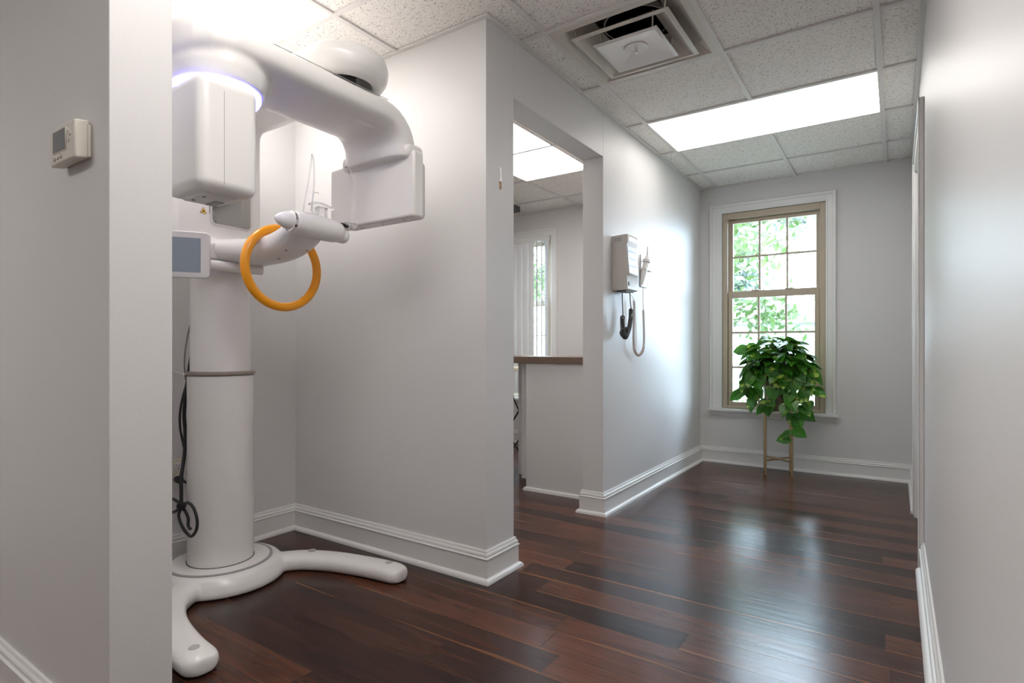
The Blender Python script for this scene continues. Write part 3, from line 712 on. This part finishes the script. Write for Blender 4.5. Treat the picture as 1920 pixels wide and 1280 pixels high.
# chin rest, bite rod, temple supports
b = bmesh.new(); bx(b, -1.855, -1.825, 1.385, 1.43, 1.495, 1.545)
cr = obj('chin_rest', b, 'clear', X, bevel=.006)
obj('chin_cup', tube(bmesh.new(), catmull([(-1.84, 1.352, 1.545), (-1.84, 1.385, 1.557), (-1.84, 1.42, 1.557), (-1.84, 1.462, 1.548)], 6), .0045), 'clear', cr)
obj('bite_rod', tube(bmesh.new(), catmull([(-1.84, 1.367, 1.51), (-1.84, 1.367, 1.57), (-1.84, 1.372, 1.59), (-1.84, 1.385, 1.597), (-1.84, 1.396, 1.597)], 6), .0022, 6), 'chrome', cr)
for s_, pts in ((1, [(-1.84, 1.325, 1.505), (-1.84, 1.335, 1.56), (-1.84, 1.349, 1.63), (-1.84, 1.360, 1.70), (-1.84, 1.365, 1.736), (-1.83, 1.367, 1.70), (-1.815, 1.355, 1.60), (-1.815, 1.342, 1.51)]), (2, [(-1.84, 1.555, 1.505), (-1.84, 1.563, 1.56), (-1.84, 1.568, 1.618), (-1.84, 1.56, 1.68), (-1.84, 1.543, 1.721), (-1.84, 1.524, 1.731)])):
    t_ = obj('temple_support', tube(bmesh.new(), catmull(pts, 8), .0028 if s_ == 1 else .0055), 'clear', X)
    y = 1.315 if s_ == 1 else 1.515
    b = bmesh.new(); bx(b, -1.85, -1.81, y - .005, y + .045, 1.488, 1.506); lathe(b, [(0, 0), (.009, 0), (.009, .02), (0, .02)], (-1.815, y + .015, 1.488), (0, 1, 0), 16)
    obj('hinge', b, 'clear', t_, bevel=.003)
    obj('hinge_pin', lathe(bmesh.new(), [(0, 0), (.007, 0), (.007, .03), (0, .03)], (-1.832, y - .02, 1.494), (.3, 1, -.2), 16), 'black', t_)
# grab ring
b = bmesh.new(); tube(b, [(-2.06, 1.39 + .1625 * math.cos(a * 2 * PI / 72), 1.325 + .157 * math.sin(a * 2 * PI / 72)) for a in range(72)], .0178, 16, closed=True)
obj('grab_ring', b, 'orange', X, label='orange grab ring')
# control panel on its rail
b = bmesh.new(); tube(b, [(-2.29, 1.20, 1.336), (-2.26, 1.425, 1.336)], .021, 20); obj('panel_rail', b, 'plastic', X, bevel=.004)
pc = Vector((-2.255, 1.2, 1.366)); dr = Vector((.555, .832, 0)).normalized(); nm = Vector((.832, -.555, 0))
def RP(u0, u1, w0, w1, d0, d1, r):
    out = []
    n = 6
    for (a, c_, s0) in ((u1 - r, w1 - r, 0), (u0 + r, w1 - r, PI / 2), (u0 + r, w0 + r, PI), (u1 - r, w0 + r, 1.5 * PI)):
        for k in range(n + 1):
            out.append(pc + dr * (a + r * math.cos(s0 + k / n * PI / 2)) + Vector((0, 0, c_ + r * math.sin(s0 + k / n * PI / 2))) + nm * d0)
    return prism(bmesh.new(), out, nm * (d1 - d0))
cp = obj('control_panel', RP(-.27, 0, -.091, .091, -.012, .012, .016), 'plastic2', X, bevel=.004, seg=3)
obj('screen', RP(-.235, -.033, -.069, .066, .0115, .0127, .001), 'screen', cp, smooth=False, label='blank grey-blue screen')

# ------------------------------------------------------------------ wall diagnostic unit
e = empty('wall_diagnostic_unit', (XL, 3.333, 1.36), 'beige box-shaped wall instrument unit with white front panel beside the opening', 'wall instrument')
pf = [(XL + .0005, 1.692), (-1.356, 1.697), (-1.352, 1.69), (-1.352, 1.645), (-1.359, 1.632), (-1.346, 1.455), (-1.357, 1.440), (-1.353, 1.362), (-1.36, 1.357), (XL + .0005, 1.357)]
b = bmesh.new(); prism(b, [(x, 3.252, z) for x, z in pf], (0, .165, 0)); obj('body', b, 'device', e, bevel=.003)
obj('front_panel', prism(bmesh.new(), [(-1.3582, 3.262, 1.625), (-1.3452, 3.262, 1.46), (-1.3437, 3.262, 1.46), (-1.3567, 3.262, 1.625)], (0, .145, 0)), 'paper', e, smooth=False, label='white instruction panel')
b = bmesh.new()
for r_ in range(3):
    for k in range(4):
        zc = 1.60 - r_ * .045; xx = -1.3565 + (1.625 - zc) * .0788
        bx(b, xx, xx + .0006, 3.275 + k * .031, 3.275 + k * .031 + .02, zc - .016, zc)
tag(obj('panel_marks', b, 'inkblue', e, smooth=False), kind='stuff')
b = bmesh.new()
for r_ in range(3):
    for k in range(5): bx(b, -1.439 + k * .010, -1.432 + k * .010, 3.2512, 3.253, 1.655 + r_ * .009, 1.661 + r_ * .009)
obj('side_vent', b, 'seam', e, smooth=False)
obj('top_strip', box(-1.3525, -1.3505, 3.265, 3.40, 1.655, 1.682), 'cream', e)
obj('switch', box(-1.356, -1.351, 3.272, 3.292, 1.383, 1.408), 'black', e, bevel=.001)
obj('bottom_socket', box(-1.43, -1.37, 3.27, 3.40, 1.350, 1.3575), 'darkgrey', e)
def coil(pts, rad, turns_per_m, wire, nm_, m, par, straight0=0., straight1=0.):
    P = catmull(pts, 14); L = [0]
    for a, b_ in zip(P, P[1:]): L.append(L[-1] + (b_ - a).length)
    T = L[-1]; n = int(T * turns_per_m * 9); out = []
    j = 0
    for i in range(n + 1):
        s_ = T * i / n
        while j < len(L) - 2 and L[j + 1] < s_: j += 1
        f_ = (s_ - L[j]) / max(1e-9, L[j + 1] - L[j]); p = P[j].lerp(P[j + 1], f_); t = (P[j + 1] - P[j]).normalized()
        u = Vector((1, 0, 0)); v_ = t.cross(u).normalized(); a = s_ * turns_per_m * 2 * PI
        k = min(1, max(0, (s_ - straight0) / .01)) * min(1, max(0, (T - straight1 - s_) / .01))
        out.append(p + rad * k * (math.cos(a) * u + math.sin(a) * v_))
    return obj(nm_, tube(bmesh.new(), out, wire, 6), m, par)
coil([(-1.40, 3.286, 1.355), (-1.40, 3.286, 1.306), (-1.40, 3.295, 1.21), (-1.40, 3.287, 1.18), (-1.40, 3.292, 1.12), (-1.40, 3.31, 1.08), (-1.40, 3.34, 1.095), (-1.385, 3.32, 1.12), (-1.41, 3.30, 1.10), (-1.40, 3.33, 1.07), (-1.40, 3.37, 1.10), (-1.40, 3.40, 1.14), (-1.40, 3.422, 1.20), (-1.40, 3.422, 1.265), (-1.40, 3.412, 1.30), (-1.40, 3.405, 1.355)], .0125, 120, .0034, 'dark_coiled_cord', 'darkgrey', e, .15, .10)
# handset holder
e = empty('instrument_handle_holder', (XL, 3.77, 1.42), 'white handheld instrument hanging in its wall cradle right of the beige unit', 'wall instrument')
obj('wall_plate', box(XL + .0005, XL + .009, 3.715, 3.835, 1.422, 1.645), 'plastic', e, bevel=.004)
b = bmesh.new(); bx(b, XL + .005, XL + .05, 3.70, 3.82, 1.53, 1.55); obj('cradle', b, 'cream', e, bevel=.006, seg=3)
b = bmesh.new(); lathe(b, [(0, -.13), (.008, -.128), (.012, -.11), (.017, -.06), (.021, -.01), (.020, .03), (.027, .035), (.028, .052), (.018, .058), (.015, .075), (0, .08)], (XL + .034, 3.725, 1.555), (.12, .25, 1), 28)
obj('handpiece', b, 'plastic', e)
b = bmesh.new(); lathe(b, [(0, .0), (.007, .0), (.006, .06), (.003, .10), (0, .10)], (XL + .04, 3.745, 1.60), (.0, .1, 1), 16); obj('handpiece_tip', b, 'chrome', e)
coil([(-1.425, 3.40, 1.365), (-1.425, 3.50, 1.34), (-1.425, 3.535, 1.30), (-1.425, 3.538, 1.185), (-1.425, 3.529, 1.045), (-1.425, 3.547, .985), (-1.425, 3.615, .955), (-1.425, 3.69, .985), (-1.425, 3.715, 1.047), (-1.425, 3.707, 1.18), (-1.425, 3.70, 1.28), (-1.425, 3.695, 1.35), (-1.425, 3.70, 1.425)], .0075, 145, .0021, 'beige_coiled_cord', 'beigecord', e, .14, .16)

# ------------------------------------------------------------------ plant stand, pot, pothos
e = empty('plant_stand', (-.787, 4.97, 0), 'slim antique brass four-legged plant stand in front of the window', 'plant stand')
LG = [(-.86, 4.86), (-.675, 4.90), (-.715, 5.085), (-.90, 5.045)]
ctr = Vector((-.7875, 4.9725))
for x, y in LG:
    obj('leg', tube(bmesh.new(), [(x, y, 0), (x, y, .66)], .0085, 12), 'brass', e)
for z in (.115, .50):
    for i in (0, 1): obj('cross_brace', tube(bmesh.new(), [(LG[i][0], LG[i][1], z), (LG[i + 2][0], LG[i + 2][1], z)], .0075, 10), 'brass', e)
pe = empty('potted_pothos', (ctr.x, ctr.y, .508), 'bushy trailing pothos plant in a bronze pot on the brass stand', 'potted plant')
obj('pot', lathe(bmesh.new(), [(0, .508), (.098, .508), (.105, .515), (.112, .79), (.112, .80), (.104, .80), (.100, .76), (0, .76)], (ctr.x, ctr.y, 0), n=48), 'pot', pe)
obj('soil', lathe(bmesh.new(), [(0, .762), (.099, .762), (.099, .775), (0, .78)], (ctr.x, ctr.y, 0), n=24), 'soil', pe)
heart = [(0, 0), (.16, -.10), (.34, -.06), (.46, .12), (.47, .34), (.38, .60), (.2, .84), (0, 1.06)]
def leaf(bm, p, d, up, size, roll=0.):
    d = d.normalized(); s_ = d.cross(up)
    if s_.length < .1: s_ = d.cross(Vector((1, 0, 0)))
    s_.normalize(); nrm = s_.cross(d).normalized()
    if roll: s_, nrm = s_ * math.cos(roll) + nrm * math.sin(roll), nrm * math.cos(roll) - s_ * math.sin(roll)
    mid = []; R_ = []; L_ = []
    for k, (x, y) in enumerate(heart):
        drop = -.22 * max(0, y) ** 2
        base = p + d * y * size + nrm * drop * size
        mid.append(bm.verts.new(p + d * max(0, y) * size + nrm * (drop - .05) * size))
        if 0 < k < len(heart) - 1:
            lift = .16 * x
            R_.append(bm.verts.new(base + s_ * x * size + nrm * lift * size)); L_.append(bm.verts.new(base - s_ * x * size + nrm * lift * size))
    n = len(R_)
    for a in (R_, L_):
        bm.faces.new((mid[0], mid[1], a[0]))
        for k in range(n - 1): bm.faces.new((mid[k + 1], mid[k + 2], a[k + 1], a[k]))
        bm.faces.new((mid[n], mid[n + 1], a[n - 1]))
bl = bmesh.new(); bs = bmesh.new(); rnd = random.Random(11)
cen = Vector((-.785, 4.935, .86)); org = Vector((ctr.x, ctr.y, .79))
def sprout(p, outward, size):
    d = outward.normalized(); d = Vector((d.x, d.y, d.z * .35 - .55 + rnd.uniform(-.25, .45))) + Vector((rnd.gauss(0, .28), rnd.gauss(0, .28), 0))
    leaf(bl, p, d, Vector((outward.x * .6, outward.y * .6, 1)), size, rnd.uniform(-.5, .5))
for i in range(250):
    while True:
        v = Vector((rnd.gauss(0, 1), rnd.gauss(0, 1), rnd.gauss(.15, 1))).normalized()
        if v.z > (-.15 if (v.y < 0 and abs(v.x + .25) < .45) else -.55): break
    rr = rnd.uniform(.55, 1.0) if i % 3 else rnd.uniform(.85, 1.02)
    p = cen + Vector((v.x * .235 * rr, v.y * .17 * rr, v.z * (.235 if v.z > 0 else .22) * rr))
    if p.y > YW - .07: p.y = YW - .07 - rnd.random() * .05
    if i % 4 == 0:
        mid = org.lerp(p, .5) + Vector((0, 0, .05)); tube(bs, catmull([org + Vector((v.x * .05, v.y * .05, 0)), mid, p], 4), .0022, 5)
    sprout(p, v, rnd.uniform(.075, .115))
def vine(pts, nleaf, size, spread=.03):
    P = catmull(pts, 8); tube(bs, P, .0026, 6)
    for k in range(nleaf):
        q = P[int((k + .6) / nleaf * (len(P) - 1))]; v = Vector((rnd.uniform(-1, 1), -rnd.random(), rnd.uniform(-.6, .3)))
        leaf(bl, q + v * spread * .5, v + Vector((0, 0, -.5)), Vector((v.x * .3, -1, .5)), size * rnd.uniform(.8, 1.15), rnd.uniform(-.6, .6))
o_ = org
vine([o_ + Vector((-.06, -.05, .02)), (-.92, 4.84, .86), (-.985, 4.82, .76), (-.995, 4.81, .62)], 14, .095, .06)
vine([o_ + Vector((-.05, -.08, .02)), (-.93, 4.80, .80), (-.95, 4.78, .68), (-.925, 4.78, .60)], 10, .10, .06)
vine([o_ + Vector((-.08, -.02, .02)), (-.98, 4.90, .84), (-1.03, 4.88, .74), (-1.04, 4.87, .62)], 8, .09, .05)
vine([o_ + Vector((.03, -.10, .02)), (-.73, 4.80, .80), (-.70, 4.79, .68), (-.68, 4.79, .56)], 8, .11, .05)
vine([o_ + Vector((.08, -.05, .02)), (-.64, 4.84, .82), (-.60, 4.82, .70), (-.61, 4.82, .56)], 14, .10, .06)
vine([o_ + Vector((.08, .0, .02)), (-.58, 4.88, .84), (-.54, 4.86, .74), (-.555, 4.86, .60)], 12, .095, .06)
vine([o_ + Vector((.06, -.08, .02)), (-.65, 4.80, .72), (-.63, 4.80, .55), (-.65, 4.80, .42), (-.675, 4.80, .30)], 4, .09, .03)
vine([(-.95, 4.79, .63), (-.87, 4.78, .565), (-.79, 4.78, .555), (-.70, 4.78, .575), (-.66, 4.79, .66), (-.645, 4.8, .75)], 2, .09, .02)
for p, d, sz in (((-.60, 4.80, .53), (.75, -.1, -.55), .115), ((-.66, 4.80, .50), (.1, -.3, -1), .10), ((-.65, 4.80, .385), (.9, 0, -.55), .10), ((-.68, 4.80, .315), (-1, -.1, -.25), .095), ((-.835, 4.79, .60), (.05, -.2, -1), .125), ((-.81, 4.80, .88), (.1, -.3, -1), .12), ((-.785, 4.79, .77), (.8, -.2, -.5), .12), ((-.80, 4.79, .70), (.1, -.3, -1), .11), ((-1.0, 4.82, .99), (-1, 0, -.1), .1), ((-.93, 4.84, 1.0), (-1, -.2, -.2), .11)):
    leaf(bl, Vector(p), Vector(d), Vector((0, -1, .35)), sz)
obj('foliage', bl, 'pothos', pe, recalc=False, label='heart-shaped green leaves with pale yellow patches')
obj('stems', bs, 'stem', pe)

# ------------------------------------------------------------------ outside
o = struct('ground', box(-60, 60, 5.62, 90, -.45, -.40), 'grass', smooth=False)
def tree(x, y, h, R_, nleaf, m, label, seed):
    r = random.Random(seed); e = empty('tree', (x, y, -.4), label, 'tree', None)
    b = bmesh.new(); tube(b, catmull([(x, y, -.42), (x + .1, y, h * .35), (x - .1, y + .1, h * .7)], 5), [.16 - .1 * k / 10 for k in range(11)], 10); tips = []
    for k in range(9):
        a = r.uniform(0, 2 * PI); z0 = r.uniform(.25, .65) * h; L_ = R_ * r.uniform(.6, .95)
        p0 = Vector((x, y, z0)); p1 = p0 + Vector((math.cos(a) * L_ * .5, math.sin(a) * L_ * .5, L_ * .25)); p2 = p0 + Vector((math.cos(a) * L_, math.sin(a) * L_, L_ * .3 + r.uniform(-.3, .5)))
        P = catmull([p0, p1, p2], 5); tube(b, P, [.05 - .04 * i / 10 for i in range(11)], 6); tips.append(p2); tips.append(p1)
    obj('trunk', b, 'bark', e)
    bm = bmesh.new()
    cl = []
    for k in range(26):
        v = Vector((r.gauss(0, 1), r.gauss(0, 1), r.gauss(0, 1))).normalized() * r.uniform(.3, 1) ** .5
        cl.append((Vector((x + v.x * R_, y + v.y * R_, h * .62 + v.z * h * .40)), r.uniform(.35, .7)))
    for k in range(nleaf):
        c_, s_ = r.choice(cl); p = c_ + Vector((r.gauss(0, s_ * .55), r.gauss(0, s_ * .55), r.gauss(0, s_ * .4)))
        d = Vector((r.gauss(0, 1), r.gauss(0, 1), r.gauss(0, 1))).normalized(); q = d.orthogonal().normalized(); a = r.uniform(.06, .13)
        vs = [bm.verts.new(p + d * a), bm.verts.new(p + q * a * .5), bm.verts.new(p - d * a), bm.verts.new(p - q * a * .5)]; bm.faces.new(vs)
    obj('crown', bm, m, e, smooth=False, recalc=False)
tree(-3.4, 12.0, 5.4, 2.3, 6500, 'tree_leaf', 'bright yellow-green tree outside seen low through the left panes of the corridor window', 1)
tree(.4, 16.0, 7.2, 2.8, 6000, 'tree_leaf2', 'tall blue-green tree outside seen through the right panes of the corridor window', 2)
tree(-5.4, 20.0, 9.2, 3.2, 7000, 'tree_leaf2', 'tallest tree outside, its crown behind the upper left panes of the corridor window', 3)
tree(-10.5, 13.5, 6.2, 2.8, 4200, 'tree_leaf', 'green tree outside seen between the blinds of the side room window', 5)
# shrubs along the lawn
for i, (x, y, rr, lb) in enumerate(((-2.4, 9.2, .8, 'low light green shrub outside left of the potted plant'), (.9, 10.0, .9, 'low light green shrub outside right of the potted plant'))):
    bm = bmesh.new(); r = random.Random(40 + i)
    for k in range(2200):
        v = Vector((r.gauss(0, 1), r.gauss(0, 1), abs(r.gauss(0, 1)))).normalized() * rr * r.uniform(.6, 1) ; p = Vector((x + v.x, y + v.y, -.4 + v.z * .9))
        d = Vector((r.gauss(0, 1), r.gauss(0, 1), r.gauss(0, 1))).normalized(); q = d.orthogonal().normalized(); a = r.uniform(.03, .06)
        bm.faces.new([bm.verts.new(p + d * a), bm.verts.new(p + q * a * .6), bm.verts.new(p - d * a), bm.verts.new(p - q * a * .6)])
    o = obj('shrub', bm, 'tree_leaf', smooth=False, recalc=False); tag(o, lb, 'shrub')
e = empty('neighbouring_house', (-1, 30, -.4), 'pale house with horizontal siding faintly visible beyond the trees', 'house')
b = bmesh.new(); bx(b, -8, 7, 30, 36, -.42, 2.2)
for k in range(12): bx(b, -8.02, 7.02, 29.96, 30, -.3 + k * .2, -.14 + k * .2)
obj('walls', b, 'siding', e, smooth=False)
obj('roof', prism(bmesh.new(), [(-8.5, 29.5, 2.2), (-8.5, 36.5, 2.2), (-8.5, 33, 3.1)], (16, 0, 0)), 'roofing', e, smooth=False)
for x in (-5, -1.5, 2.5): obj('window', box(x, x + 1, 29.93, 29.97, .6, 1.7), 'lcd', e, smooth=False)
